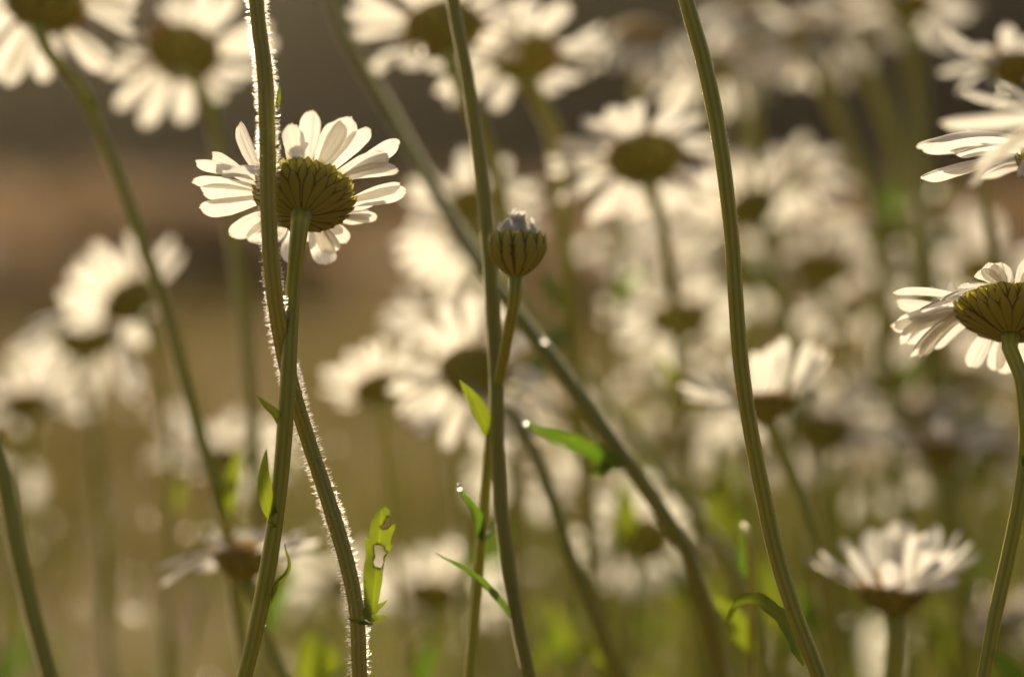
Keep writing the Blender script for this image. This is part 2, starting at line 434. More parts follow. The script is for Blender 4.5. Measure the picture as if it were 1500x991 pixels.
def leaf_strip(parent, base, pts, width, mat=None, teeth=0, roll=0.0, fold=.25, name='leaf', nu=26, seed=0, tooth=.35):
    """A leaf along a line of points; width in metres, roll turns the blade about its midrib."""
    rng = random.Random(seed); sp = spline(pts, nu); nv = 7; V, F, U, B = [], [], [], []
    for i, p in enumerate(sp):
        t = i / (nu - 1); a, b = sp[max(i - 1, 0)], sp[min(i + 1, nu - 1)]; T = (b - a).normalized()
        view = (p - CAM).normalized(); S = T.cross(view).normalized(); N = S.cross(T).normalized()
        S, N = S * math.cos(roll) + N * math.sin(roll), N * math.cos(roll) - S * math.sin(roll)
        w = width * .5 * max(.05, math.sin(math.pi * min(1, .10 + .90 * t ** .85)) ** .75)
        for j in range(nv):
            v = -1 + 2 * j / (nv - 1); k = 1.0
            if teeth and abs(v) > .99: k = 1 + tooth * (((t * teeth + (.37 if v > 0 else 0)) % 1.0) - .4)
            V.append(p + S * (v * w * k) + N * (fold * abs(v) * w + .05 * width * math.sin(9 * t + 3 * v)) - base)
            U.append((t, v)); B.append(max(0, abs(v) * (t - .93) * 9))
    for i in range(nu - 1):
        for j in range(nv - 1):
            a = i * nv + j; F.append((a, a + 1, a + nv + 1, a + nv))
    return mesh_obj(name, V, F, mat or LEAF, parent, uv=U, attr={'browned': B})
def pts_of(*a): return [at(*q) for q in a]

def bare_stem(label, line, r_px, hi, mat, head, seed, cat='daisy', ridges=7, amp=.22):
    """A daisy whose head stands above the picture: its stem runs through the listed points."""
    (hx, hy, hd), el, az, Rpx = head
    return daisy(label, (hx, hy, hd), el, az, Rpx, line, seed=seed, hi=False, r_px=r_px, mat=mat, e0=8, bend=10, cat=cat, leaves=False)

# ------------------------------------------------------------------ the setting
def ground():
    n = 60; V, F = [], []; rng = random.Random(4)
    xs = [-60 + 120 * i / n for i in range(n + 1)]; ys = [-8 + 100 * (j / n) ** 1.4 for j in range(n + 1)]
    for y in ys:
        for x in xs:
            h = 0.0 if -1 < y < 3 and abs(x) < 2 else .03 * math.sin(x * 1.3 + y * .7) * math.sin(y * .9) - .02
            V.append((x, y, h))
    for j in range(n):
        for i in range(n):
            a = j * (n + 1) + i; F.append((a, a + 1, a + n + 2, a + n + 1))
    tag(mesh_obj('ground', V, F, ground_material()), kind='structure')
ground()

MEADOW = simple_leafy('meadow_blade', (.085, .105, .018), (.20, .175, .04), 9, .5, .34)
def grass(N, y0, y1, xw, hmin, hmax, wd0, mat, label, seed, name, clump):
    rs = np.random.RandomState(seed)
    y = y0 + (y1 - y0) * rs.rand(N) ** 1.6; x = (rs.rand(N) - .5) * (xw + y * .75)
    keep = (np.sin(x * 2.3 + y * .7 + 1) * np.sin(y * 1.6 + .6) + .5 * np.sin(x * 5.1 + 2) * np.sin(y * 3.7) + rs.rand(N) * 1.5) > clump
    x, y = x[keep], y[keep]; N = len(x)
    h = hmin + (hmax - hmin) * rs.rand(N) ** 1.9; th = rs.rand(N) * 6.283; lean = .4 * h * rs.randn(N); la = rs.rand(N) * 6.283
    wd = wd0 * (.6 + .8 * rs.rand(N)); cx, sx = np.cos(th) * wd, np.sin(th) * wd; lx, ly = np.cos(la) * lean, np.sin(la) * lean
    z0 = np.where(y < 3.2, 0, -.05)
    vs = np.stack([np.stack([x - cx, y - sx, z0], 1), np.stack([x + cx, y + sx, z0], 1), np.stack([x + cx * .7 + lx * .4, y + sx * .7 + ly * .4, h * .6], 1),
                   np.stack([x - cx * .7 + lx * .4, y - sx * .7 + ly * .4, h * .6], 1), np.stack([x + lx, y + ly, h], 1)], 1).reshape(-1, 3)
    fs = []
    for i in range(N):
        b = 5 * i; fs.append((b, b + 1, b + 2, b + 3)); fs.append((b + 3, b + 2, b + 4))
    tag(mesh_obj(name, vs.tolist(), fs, mat), label, 'grass', kind='stuff')
grass(24000, 2.6, 17, 1.2, .06, .26, .0065, GRASS, 'sparse dry grass in clumps on the brown field', 3, 'grass', .75)
grass(5200, 1.2, 3.2, 1.0, .10, .37, .003, MEADOW, 'green meadow grass standing among the daisy stems', 5, 'meadow_grass', .35)

def bush_mesh(seed, wid, hgt, count):
    rng = random.Random(seed); V, F = [], []
    lobes = [(Vector((rng.uniform(-.32, .32) * wid, rng.uniform(-.3, .3) * wid, rng.uniform(.15, .72) * hgt)), rng.uniform(.24, .38) * wid) for _ in range(15)]
    for i in range(count):
        c, r = rng.choice(lobes); q = Vector((rng.gauss(0, 1), rng.gauss(0, 1), rng.gauss(0, 1))).normalized() * r * rng.uniform(.35, 1.05) ** .6
        p = c + q
        if p.z < .05: p.z = rng.uniform(.05, .5)
        u = Vector((rng.gauss(0, 1), rng.gauss(0, 1), rng.gauss(0, 1))).normalized(); v = u.cross(Vector((rng.gauss(0, 1), rng.gauss(0, 1), rng.gauss(0, 1)))).normalized()
        s = rng.uniform(.05, .11); b = len(V)
        V += [p - u * s, p + v * s * .5, p + u * s, p - v * s * .5]; F.append((b, b + 1, b + 2, b + 3))
    return V, F
def bushes():
    protos = []
    for k in range(3):
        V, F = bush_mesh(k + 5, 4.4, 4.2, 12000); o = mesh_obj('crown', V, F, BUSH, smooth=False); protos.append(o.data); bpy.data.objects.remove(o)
        V, F, U = tube([Vector((0, 0, -.1)), Vector((.05, 0, .9)), Vector((-.1, .1, 2.0))], .11, 8); o = mesh_obj('trunk', V, F, BARK); protos.append(o.data); bpy.data.objects.remove(o)
    rng = random.Random(8)
    for i in range(17):
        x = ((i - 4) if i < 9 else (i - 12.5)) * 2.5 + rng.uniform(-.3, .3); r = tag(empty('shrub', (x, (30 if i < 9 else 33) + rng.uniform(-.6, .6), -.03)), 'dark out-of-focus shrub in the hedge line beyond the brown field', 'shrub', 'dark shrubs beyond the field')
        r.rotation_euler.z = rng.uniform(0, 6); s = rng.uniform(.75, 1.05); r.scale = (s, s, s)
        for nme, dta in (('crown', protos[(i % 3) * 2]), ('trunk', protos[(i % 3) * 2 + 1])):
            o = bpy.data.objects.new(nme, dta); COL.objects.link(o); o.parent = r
bushes()
BRUSH = simple_leafy('dry_brush_leaf', (.20, .125, .06), (.36, .23, .115), 2, .6)
def brush():
    V, F = bush_mesh(21, 2.0, .85, 4200); o = mesh_obj('foliage', V, F, BRUSH, smooth=False); dta = o.data; bpy.data.objects.remove(o)
    V, F, U = tube([Vector((0, 0, -.05)), Vector((.03, 0, .25)), Vector((-.05, .02, .5))], .03, 8); o = mesh_obj('stem', V, F, BARK); dt2 = o.data; bpy.data.objects.remove(o)
    rng = random.Random(31)
    for i in range(20):
        y = rng.uniform(9, 17); x = (i - 9.5) / 9.5 * y * .27 + rng.uniform(-.5, .5)
        r = tag(empty('dry_bush', (x, y, -.03)), 'low dry brown bush out of focus in front of the dark hedge', 'bush', 'low dry bushes at the far side of the field')
        r.rotation_euler.z = rng.uniform(0, 6); k = rng.uniform(.22, .42); r.scale = (.75, .6, k)
        for nme, dd in (('foliage', dta), ('stem', dt2)):
            o = bpy.data.objects.new(nme, dd); COL.objects.link(o); o.parent = r
brush()

# ------------------------------------------------------------------ sharp plants
# the daisy in focus
main = daisy('sharp white daisy seen from behind, crossed by the hairy stem', (446, 283, .700), 47, 5, 157,
    [(430, 420, .694), (424, 520, .692), (418, 620, .692), (409, 720, .693), (393, 830, .694), (371, 940, .695), (357, 995, .696)],
    seed=7, hi=True, r_px=11.4, e0=14,
    fit=[(286, 232, .64, 20), (312, 224, .60, 20), (281, 264, .64, 20), (294, 282, .60, 20), (293, 303, .60, 0), (350, 178, .62, 0), (338, 343, .62, 45, (-30, 40)), (372, 356, .55, 45, (-30, 40)),
          (424, 178, .60, 0), (437, 196, .44, -20, (30, 80)), (461, 161, .62, 0), (521, 171, .62, 0), (533, 184, .60, 20), (583, 202, .64, 20), (573, 252, .60, 20, (0, 60)), (577, 266, .56, 20, (0, 50)),
         (594, 284, .62, 0), (553, 290, .55, 20), (535, 322, .60, 20), (536, 305, .58, 20), (510, 358, .60, 20), (474, 386, .62, 20), (487, 368, .50, 20), (424, 383, .62, 0), (448, 350, .5, 20), (400, 350, .55, 20), (500, 340, .5, 20), (498, 178, .58, 0, (5, 60)), (556, 236, .6, 20, (5, 60)), (322, 252, .58, 20), (548, 322, .55, 20)])
root, base, sp, so = main
MAIN_SP = (so, sp, base)
leaf_strip(root, base, pts_of((410, 624, .692), (404, 607, .690), (390, 594, .689), (376, 579, .688)), px(14, .69), LEAF, roll=.5, seed=1)
leaf_strip(root, base, pts_of((406, 768, .693), (392, 740, .690), (386, 700, .689), (390, 658, .688)), px(22, .69), LEAF, roll=.25, seed=2)
leaf_strip(root, base, pts_of((397, 884, .694), (404, 855, .69), (422, 830, .688), (417, 796, .687)), px(15, .69), LEAF, roll=1.0, seed=3)
leaf_strip(root, base, pts_of((404, 772, .691), (397, 768, .689), (392, 762, .688)), px(8, .69), LEAF, roll=.6, seed=4, nu=10)

def hairs(st, s, r, base, count, ln_, w_, span, seed, dens):
    fr = frames(s); rng = random.Random(seed); V, F = [], []; n = len(s)
    for k in range(count):
        q = rng.uniform(*span); i = min(int(q * (n - 1)), n - 2); f = q * (n - 1) - i
        if rng.random() > dens(q, project(s[i])[1], rng): continue
        a = rng.uniform(0, 6.283); t, nn, b = fr[i]
        o = nn * math.cos(a) + b * math.sin(a)
        if o.y < -.35 and rng.random() < .93: continue          # the stem is bald along its near face
        p = s[i].lerp(s[i + 1], f) + o * r * .93 - base
        ln = rng.uniform(*ln_); w = rng.uniform(*w_)
        d1 = (o + t * rng.uniform(-.5, .5) + t.cross(o) * rng.uniform(-.5, .5)).normalized(); d2 = (d1 + t * rng.uniform(-.9, .9) + t.cross(o) * rng.uniform(-.7, .7)).normalized()
        m1 = p + d1 * ln * .55; m2 = m1 + d2 * ln * .5; b0 = len(V); s1 = t.cross(o).normalized()
        for c, ww in ((p, w), (m1, w * .85), (m2, w * .35)):
            for g in range(3):
                an = 2.094 * g; V.append(c + (t * math.cos(an) + s1 * math.sin(an)) * ww)
        for lv in range(2):
            for g in range(3):
                x0, x1 = b0 + lv * 3 + g, b0 + lv * 3 + (g + 1) % 3; F.append((x0, x1, x1 + 3, x0 + 3))
        F.append((b0 + 6, b0 + 7, b0 + 8))
    h = mesh_obj('hair', V, F, HAIR, st); h['kind'] = 'stuff'
def sparse(q, y, rng): return .35 + .65 * (.5 + .5 * math.sin(q * 90)) ** 2
# the hairy stem with the bitten leaf
hairy = bare_stem('tall hairy stem with glowing white hairs, in front of the sharp daisy', 
    [(370, -60, .688), (378, 30, .687), (388, 110, .686), (392, 220, .686), (394, 330, .686), (402, 430, .688), (421, 540, .697), (450, 640, .702), (480, 730, .700), (507, 820, .698), (523, 900, .697), (527, 995, .697)],
    12.5, True, STEM_HAIRY, ((352, -175, .69), 55, -10, 150), 21)
root, base, sp, so = hairy
bpy.data.objects.remove(so)
root_pts = None
def hairy_stem():
    line = [(362, -120, .689), (370, -60, .688), (378, 30, .687), (388, 110, .686), (392, 220, .686), (394, 330, .686), (402, 430, .688), (421, 540, .697), (450, 640, .702), (480, 730, .700), (507, 820, .698), (523, 900, .697), (527, 995, .697)]
    foot = at(352, -175, .69) - normal_of(55, -10) * (.23 * px(150, .69))
    pts = to_ground([foot] + pts_of(*line), random.Random(3))
    s = spline(pts, 150); r = px(12.0, .69)
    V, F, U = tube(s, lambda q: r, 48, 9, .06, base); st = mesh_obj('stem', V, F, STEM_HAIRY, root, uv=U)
    def dens(q, y, rng):
        k = .30 + .7 * max(0, math.sin(q * 61 + 1.0) * .5 + .5) ** .7 * (.6 + .4 * math.sin(q * 173))
        return k * (.45 if 255 < y < 440 else 1)
    hairs(st, s, r, base, 26000, (.0006, .0018), (.00009, .00014), (0, .62), 12, dens)
    return st
hairy_stem()
def bitten_leaf():
    out = [(534, 905), (533, 880), (532, 850), (533, 828), (537, 810), (535, 797), (534, 786), (541, 790), (541, 778), (543, 765), (549, 753), (556, 746), (564, 741), (570, 746), (573, 757), (574, 770), (579, 766),
           (578, 775), (573, 788), (571, 799), (577, 797), (571, 806), (564, 818), (561, 836), (560, 850), (557, 868), (554, 884), (560, 882), (568, 878), (564, 885), (556, 893), (551, 900), (565, 902), (566, 907), (555, 909), (545, 913)]
    h1 = [(558, 770), (563, 767), (567, 757), (571, 757), (573, 763), (571, 769), (566, 773), (560, 774)]
    h2 = [(548, 800), (550, 797), (558, 798), (562, 801), (563, 806), (567, 809), (563, 812), (561, 817), (562, 823), (558, 831), (549, 829), (547, 823), (550, 815), (549, 807)]
    def inside(p, poly):
        c = False
        for (x0, y0), (x1, y1) in zip(poly, poly[1:] + poly[:1]):
            if (y0 > p[1]) != (y1 > p[1]) and p[0] < (x1 - x0) * (p[1] - y0) / (y1 - y0) + x0: c = not c
        return c
    pts, edges = [], []
    for poly in (out, h1, h2):
        b = len(pts); pts += [Vector(q) for q in poly]; edges += [(b + i, b + (i + 1) % len(poly)) for i in range(len(poly))]
    rng = random.Random(5)
    for gx in range(530, 582, 3):
        for gy in range(740, 915, 4):
            q = (gx + rng.uniform(-.8, .8), gy + rng.uniform(-.8, .8))
            if inside(q, out) and not inside(q, h1) and not inside(q, h2): pts.append(Vector(q))
    v2, _, f2, *_r = delaunay_2d_cdt(pts, edges, [], 0, .01)
    def dist(p, poly):
        m = 99
        for a, b in zip(poly, poly[1:] + poly[:1]):
            a, b = Vector(a), Vector(b); s = max(0, min(1, (p - a).dot(b - a) / max((b - a).length_squared, 1e-9))); m = min(m, (p - a - (b - a) * s).length)
        return m
    V, U, B, F = [], [], [], []
    for q in v2:
        cx = 545 + (q.y - 905) * -.09 if q.y < 905 else 545
        v = max(-1, min(1, (q.x - cx) / 16.0)); t = (910 - q.y) / 170
        d = .690 - .006 * t * t - .0016 * (1 - abs(v)) + .0012 * math.sin(q.y * .08)
        V.append(at(q.x, q.y, d) - base); U.append((t, v * .9)); m = min(dist(q, h1), dist(q, h2)); B.append(max(0, min(1, (2.6 - m) / 1.4)))
    for f in f2:
        c = sum((v2[i] for i in f), Vector((0, 0))) / len(f)
        if inside(c, out) and not inside(c, h1) and not inside(c, h2): F.append(tuple(f))
    o = mesh_obj('leaf', V, F, LEAF, root, uv=U, attr={'browned': B}); o['label'] = 'toothed leaf with two bitten holes'
bitten_leaf()
leaf_strip(root, base, pts_of((538, 912, .690), (526, 910, .683), (516, 909, .684), (510, 905, .688)), px(8, .69), LEAF_DARK, roll=.8, seed=4, nu=12)
leaf_strip(root, base, pts_of((524, 911, .684), (536, 912, .683), (548, 914, .686)), px(7, .69), LEAF_DARK, roll=.8, seed=5, nu=12)
leaf_strip(root, base, pts_of((533, 906, .685), (533, 895, .683), (536, 888, .682), (543, 887, .682)), px(7, .69), LEAF_DARK, roll=.7, seed=6, nu=12)
leaf_strip(root, base, pts_of((404, 158, .686), (407, 148, .685), (408, 138, .685), (410, 125, .685)), px(8, .69), LEAF, roll=.6, seed=7, nu=12)
leaf_strip(root, base, pts_of((404, 215, .684), (408, 212, .682), (412, 209, .682), (416, 207, .682)), px(5, .69), LEAF_DARK, roll=.7, seed=8, nu=10)
leaf_strip(root, base, pts_of((404, 216, .684), (410, 217, .682), (415, 223, .682)), px(3, .69), LEAF_DARK, roll=.7, seed=9, nu=10)
leaf_strip(root, base, pts_of((384, 213, .684), (378, 210, .682), (371, 214, .682)), px(3, .69), LEAF_DARK, roll=.7, seed=10, nu=10)

# the smooth tall stem
r3 = bare_stem('tall smooth green stem with thin lit edges, bending down past the cupped daisy',
    [(985, -80, .700), (1008, 10, .699), (1031, 90, .698), (1050, 180, .697), (1062, 260, .696), (1072, 350, .696), (1078, 440, .696), (1085, 530, .697), (1098, 620, .698), (1115, 710, .699), (1137, 810, .700), (1165, 900, .700), (1202, 996, .700)],
    13.0, True, STEM, ((955, -190, .705), 50, -15, 150), 22)
root, base, sp, so = r3
bpy.data.objects.remove(so)
pts = [at(955, -190, .705) - normal_of(50, -15) * (.23 * px(150, .705))] + pts_of((985, -80, .700), (1008, 10, .699), (1031, 90, .698), (1050, 180, .697), (1062, 260, .696), (1072, 350, .696), (1078, 440, .696), (1085, 530, .697), (1098, 620, .698), (1115, 710, .699), (1137, 810, .700), (1165, 900, .700), (1202, 996, .700))
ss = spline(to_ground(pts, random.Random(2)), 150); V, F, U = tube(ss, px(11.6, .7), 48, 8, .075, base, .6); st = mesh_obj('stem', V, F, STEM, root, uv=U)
hairs(st, ss, px(11.6, .7), base, 2600, (.0002, .0006), (.00005, .00009), (0, .6), 14, sparse)
hairs(MAIN_SP[0], MAIN_SP[1], px(11.4, .695), MAIN_SP[2], 900, (.0002, .0005), (.00004, .00008), (.05, .5), 15, sparse)
leaf_strip(root, base, pts_of((1178, 972, .702), (1165, 945, .705), (1150, 912, .71), (1120, 884, .716), (1094, 877, .722), (1075, 890, .728), (1062, 918, .733)), px(24, .71), LEAF, roll=.55, seed=11, teeth=5)

# sharp daisy cut by the edge, with its own curving stem
dr = daisy('sharp daisy in profile with a dark green cup and ragged drooping petals', (1482, 450, .715), 60, 12, 172,
    [(1495, 545, .706), (1503, 610, .704), (1502, 670, .704), (1493, 735, .704), (1478, 810, .705), (1458, 900, .704), (1440, 996, .704)], seed=31, hi=True, r_px=10.5, e0=5,
    fit=[(1306, 425, .62, 20), (1368, 420, .50, -20), (1300, 474, .62, 0), (1297, 510, .62, 45), (1318, 530, .62, 45), (1322, 535, .55, 45), (1360, 512, .5, 45), (1424, 538, .5, 20), (1478, 548, .56, 20), (1448, 385, .52, -20), (1470, 383, .55, -20),
         (1500, 378, .55, -20), (1530, 390, .55, 0), (1580, 410, .6, 0), (1620, 440, .6, 0), (1640, 480, .6, 20), (1610, 510, .6, 20), (1560, 540, .6, 20), (1520, 550, .6, 20), (1345, 450, .5, 20), (1400, 430, .45, 0), (1415, 412, .5, 0), (1310, 442, .6, 0), (1330, 500, .58, 45), (1305, 488, .6, 20), (1345, 522, .55, 45), (1395, 412, .5, -20), (1432, 398, .5, 20), (1455, 540, .52, 20), (1385, 440, .5, 20)])
root, base, sp, so = dr
leaf_strip(root, base, pts_of((1497, 697, .705), (1499, 680, .702), (1498, 660, .70)), px(9, .70), LEAF, roll=.5, seed=12, nu=12)

daisy('sharp curled petals of a cropped daisy under a blurred one', (1606, 222, .702), 74, -6, 240, [(1580, 400, .70), (1585, 600, .70), (1570, 900, .70)], seed=33, hi=True, pw=.68, r_px=12, e0=10,
    fit=[(1352, 206, .72, 45), (1346, 222, .72, 45), (1348, 262, .66, 20), (1438, 258, .60, 45), (1487, 262, .6, 45), (1395, 224, .5, 45), (1404, 226, .45, 45), (1420, 190, .55, 20), (1470, 190, .66, 20), (1500, 185, .66, 20), (1540, 180, .66, 20),
         (1600, 190, .66, 20), (1680, 215, .66, 20), (1690, 250, .66, 20), (1620, 280, .66, 20), (1550, 285, .66, 20)])
daisy('soft close daisy hanging above the sharp curled petals', (1640, 165, .600), 74, 0, 245, [(1610, 330, .60), (1620, 600, .61), (1610, 900, .62)], seed=34, pw=.75, r_px=13, e0=-5,
    fit=[(1375, 178, .72, 0), (1390, 130, .60, 0), (1392, 288, .72, 45), (1405, 262, .62, 45), (1440, 240, .66, 20), (1460, 120, .6, 0), (1480, 215, .66, 20), (1520, 260, .66, 20), (1600, 230, .66, 20), (1680, 180, .66, 20), (1650, 140, .6, 0), (1560, 120, .6, 0)])

# bud on its own stem, and the stem it leans on
def bud(label, c, el, az, Rpx, stem, seed, r_px):
    rng = random.Random(seed); ctr = at(*c); R = px(Rpx, c[2]); nrm = normal_of(el, az); ex, ey = head_basis(nrm)
    foot = ctr - nrm * R * .9; pts = to_ground([foot, foot - nrm * R * .5] + pts_of(*stem), rng); base = Vector((pts[-1].x, pts[-1].y, 0))
    root = tag(empty('daisy_bud', base), label, 'flower bud'); rs = px(r_px, c[2])
    build_stem(root, base, pts, rs, rs, True, STEM)
    V, F, U = [], [], []; prof = lambda s: (R * (.22 + .84 * math.sin(min(s, 1) * 1.95) ** .75), -R * .9 + R * 1.5 * s)
    ns, ring = 10, 24
    for i in range(ns):
        r, z = prof(i / (ns - 1))
        for k in range(ring): V.append((r * .95 * math.cos(k * 6.2832 / ring), r * .95 * math.sin(k * 6.2832 / ring), z)); U.append((.3, 0))
    for i in range(ns - 1):
        for k in range(ring):
            a, b = i * ring + k, i * ring + (k + 1) % ring; F.append((a, b, b + ring, a + ring))
    for q, (s0, s1, cnt) in enumerate(((0, .55, 11), (.15, .8, 13), (.35, 1.05, 15))):
        for cc in range(cnt):
            a0 = 6.2832 * (cc + .5 * q) / cnt; b0 = len(V); e1 = s1 * rng.uniform(.94, 1.05)
            for i in range(7):
                t = i / 6; s = s0 + (e1 - s0) * t; r, z = prof(s); wd = 3.3 / cnt * math.sqrt(max(.03, 1 - max(0, (t - .45) / .56) ** 2))
                for j in range(5):
                    v = -1 + j / 2; rl = r + R * .07 * (1 - .5 * v * v) * (1 - .2 * q) ; a = a0 + wd * v
                    V.append((rl * math.cos(a), rl * math.sin(a), z)); U.append((t, v))
            for i in range(6):
                for j in range(4):
                    a = b0 + i * 5 + j; F.append((a, a + 1, a + 6, a + 5))
    M = Matrix.Translation(ctr - base) @ Matrix((ex, ey, nrm)).transposed().to_4x4()
    h = mesh_obj('flower_head', V, F, BRACT, root, uv=U); h.matrix_local = M
    for k in range(30):                                     # folded petals closing into a silky tip
        me, tip = HI[BENDS[rng.choice((1, 2, 3))]][k % 4]; p = bpy.data.objects.new('petal', me); COL.objects.link(p); p.parent = h
        L = R * (rng.uniform(.7, .95) if k % 2 else rng.uniform(1.0, 1.3))
        p.matrix_local = Matrix.Rotation(k * 2.39996, 4, 'Z') @ Matrix.Translation((R * (.25 + .5 * (k % 2)) * rng.uniform(.8, 1.1), 0, R * .42)) @ Matrix.Rotation(-R_(rng.uniform(102, 122)), 4, 'Y') @ Matrix.Diagonal((L, L * 1.2, L, 1))
    return root, base
rb, bb = bud('half open daisy bud with a pale silky tip beside the thick stem', (757, 368, .724), 80, 15, 40, [(752, 450, .724), (738, 520, .732), (722, 610, .742), (712, 710, .744), (702, 830, .745), (687, 996, .746)], 41, 8)
leaf_strip(rb, bb, pts_of((714, 640, .742), (706, 610, .736), (690, 580, .730), (673, 556, .726)), px(25, .73), LEAF, roll=.3, seed=13)
leaf_strip(rb, bb, pts_of((703, 800, .745), (699, 760, .740), (688, 735, .738), (672, 714, .737)), px(20, .74), LEAF_DARK, roll=.7, seed=14)
leaf_strip(rb, bb, pts_of((704, 800, .748), (716, 780, .752), (724, 760, .756)), px(10, .74), LEAF_DARK, roll=.7, seed=15)

rm = daisy('thick straight green stem running down behind the bud', (648, -165, .745), 52, -12, 145,
    [(655, -60, .745), (668, 30, .744), (684, 110, .743), (699, 210, .742), (712, 320, .741), (720, 420, .740), (727, 540, .738), (728, 640, .738), (731, 720, .738), (742, 820, .737), (760, 920, .737), (776, 996, .737)],
    leaves=False, seed=23, r_px=10, mat=STEM_DARK)
root, base, sp, so = rm
leaf_strip(root, base, pts_of((748, 905, .736), (735, 885, .73), (705, 852, .726), (672, 828, .724), (638, 810, .722)), px(15, .73), LEAF_DARK, roll=.9, seed=16, teeth=7)

# long diagonal stems
dg = daisy('long dark stem slanting down across the middle from the top', (395, -370, .95), 55, -30, 130,
    [(455, -120, .94), (497, 30, .92), (545, 120, .91), (600, 215, .89), (655, 310, .86), (705, 390, .835), (770, 478, .815), (840, 568, .805), (905, 660, .80), (965, 740, .80), (1010, 815, .80), (1040, 900, .805), (1060, 996, .81)],
    leaves=False, seed=24, r_px=9.3, mat=STEM_DARK)
root, base, sp, so = dg
leaf_strip(root, base, pts_of((905, 690, .80), (872, 668, .785), (825, 645, .78), (768, 618, .775)), px(38, .79), LEAF_DARK, roll=.75, seed=17, teeth=6)
leaf_strip(root, base, pts_of((895, 680, .795), (880, 690, .785), (862, 690, .78)), px(22, .79), LEAF, roll=.4, seed=18, teeth=3)
daisy('soft slanting stem just behind the long dark diagonal one', (690, 300, 1.02), 55, -20, 115, [(745, 420, 1.0), (830, 520, .98), (900, 600, .96), (960, 680, .95), (1030, 770, .94), (1090, 860, .93), (1130, 996, .93)], leaves=False, seed=25, r_px=9, mat=STEM,
      e0=5, bend=25)
daisy('blurred brown stem leaning between the bud stem and the diagonal one', (695, 548, .90), 38, 8, 135, [(745, 600, .85), (782, 660, .845), (812, 740, .84), (838, 820, .84), (872, 905, .84), (908, 996, .845)], leaves=False, seed=26, r_px=9, mat=STEM_DARK,
      e0=0, bend=35, droop=8, n=24, fit=[(566,570,0.64,20),(572,608,0.64,20),(588,540,0.64,20),(622,475,0.64,20),(655,442,0.64,20),(692,430,0.64,20),(610,642,0.64,20),(652,662,0.64,20),(700,660,0.64,20),(802,560,0.64,20),(825,600,0.64,20),(792,642,0.64,20),(785,485,0.64,20),(740,440,0.64,20),(590,625,0.64,20),(750,660,0.64,20)])
daisy('soft olive stem standing close in the lower corner', (-290, 60, .635), 60, -35, 150, [(-110, 400, .635), (-10, 640, .635), (15, 760, .634), (40, 870, .633), (74, 996, .632)], leaves=False, seed=27, r_px=13, mat=STEM)

# ------------------------------------------------------------------ soft daisies behind, each placed where it stands
t1 = daisy('large soft daisy nodding at the top above a jointed stem', (62, 2, .86), 48, 20, 165, [(98, 95, .855), (128, 150, .85), (165, 240, .85), (200, 330, .85), (240, 445, .85), (275, 570, .85), (305, 680, .85), (330, 770, .85), (345, 880, .85)], leaves=False, seed=51, r_px=9.5, n=20, bend=20, droop=8, fit=[(-10,128,0.64,20),(10,128,0.64,20),(62,120,0.64,20),(82,100,0.64,20),(148,105,0.64,20),(162,92,0.64,20),(198,45,0.64,20),(196,20,0.64,20),(208,0,0.64,20),(-60,80,0.64,20),(-80,20,0.64,20),(-60,-60,0.64,20),(0,-95,0.64,20),(60,-105,0.64,20),(120,-85,0.64,20),(170,-50,0.64,20),(-85,-20,0.64,20)])
root, base, sp, so = t1
leaf_strip(root, base, pts_of((327, 760, .85), (332, 725, .845), (342, 690, .842), (352, 655, .84)), px(28, .845), LEAF, roll=.3, seed=19)
leaf_strip(root, base, pts_of((140, 168, .85), (130, 148, .84), (112, 118, .838)), px(16, .845), LEAF, roll=.4, seed=20)
daisy('blurred daisy between the nodding top daisy and the hairy stem', (268, 78, .94), 42, 8, 140, [(300, 130, .93), (320, 215, .93), (340, 330, .93), (358, 480, .93), (372, 640, .93), (380, 820, .93)], seed=52, r_px=9.5, n=21, bend=20, droop=8, fit=[(162,168,0.64,20),(205,192,0.64,20),(190,150,0.64,20),(158,108,0.64,20),(265,175,0.64,20),(305,150,0.64,20),(350,125,0.64,20),(382,105,0.64,20),(415,60,0.64,20),(402,30,0.64,20),(352,-5,0.64,20),(235,5,0.64,20),(262,-10,0.64,20),(200,50,0.64,20),(175,75,0.64,20),(300,-20,0.64,20),(330,145,0.64,20)])
daisy('pale side-on daisy with petals fanned up, beside the jointed stem', (190, 440, 1.00), 40, -48, 112, seed=53, e0=38, es=8, bend=-5, n=22)
daisy('blurred daisy with hanging petals under the fanned side-on one', (125, 492, 1.06), 60, 5, 135, seed=54, e0=-30, bend=40, n=20)
daisy('small blurred daisy with a dark cup peeping in at the picture edge', (40, 590, 1.10), 65, -15, 110, seed=55, e0=20, n=20)
daisy('grey drooping daisy low behind the sharp daisy stem', (357, 815, .835), 76, 14, 130, [(372, 880, .835), (392, 940, .835), (416, 996, .835)], seed=56, r_px=9, e0=-8, bend=30, es=10, n=18, fit=[(228,832,0.68,20),(232,862,0.68,20),(262,820,0.68,20),(300,785,0.68,20),(318,778,0.68,20),(290,835,0.68,20),(332,832,0.68,20),(370,772,0.68,20),(402,770,0.68,20),(440,775,0.68,20),(470,790,0.68,20),(462,815,0.68,20),(420,790,0.68,20),(385,850,0.68,20),(345,775,0.68,20)])
daisy('faint daisy glowing behind the leaf of the jointed stem', (325, 665, 1.22), 68, 5, 120, seed=57)
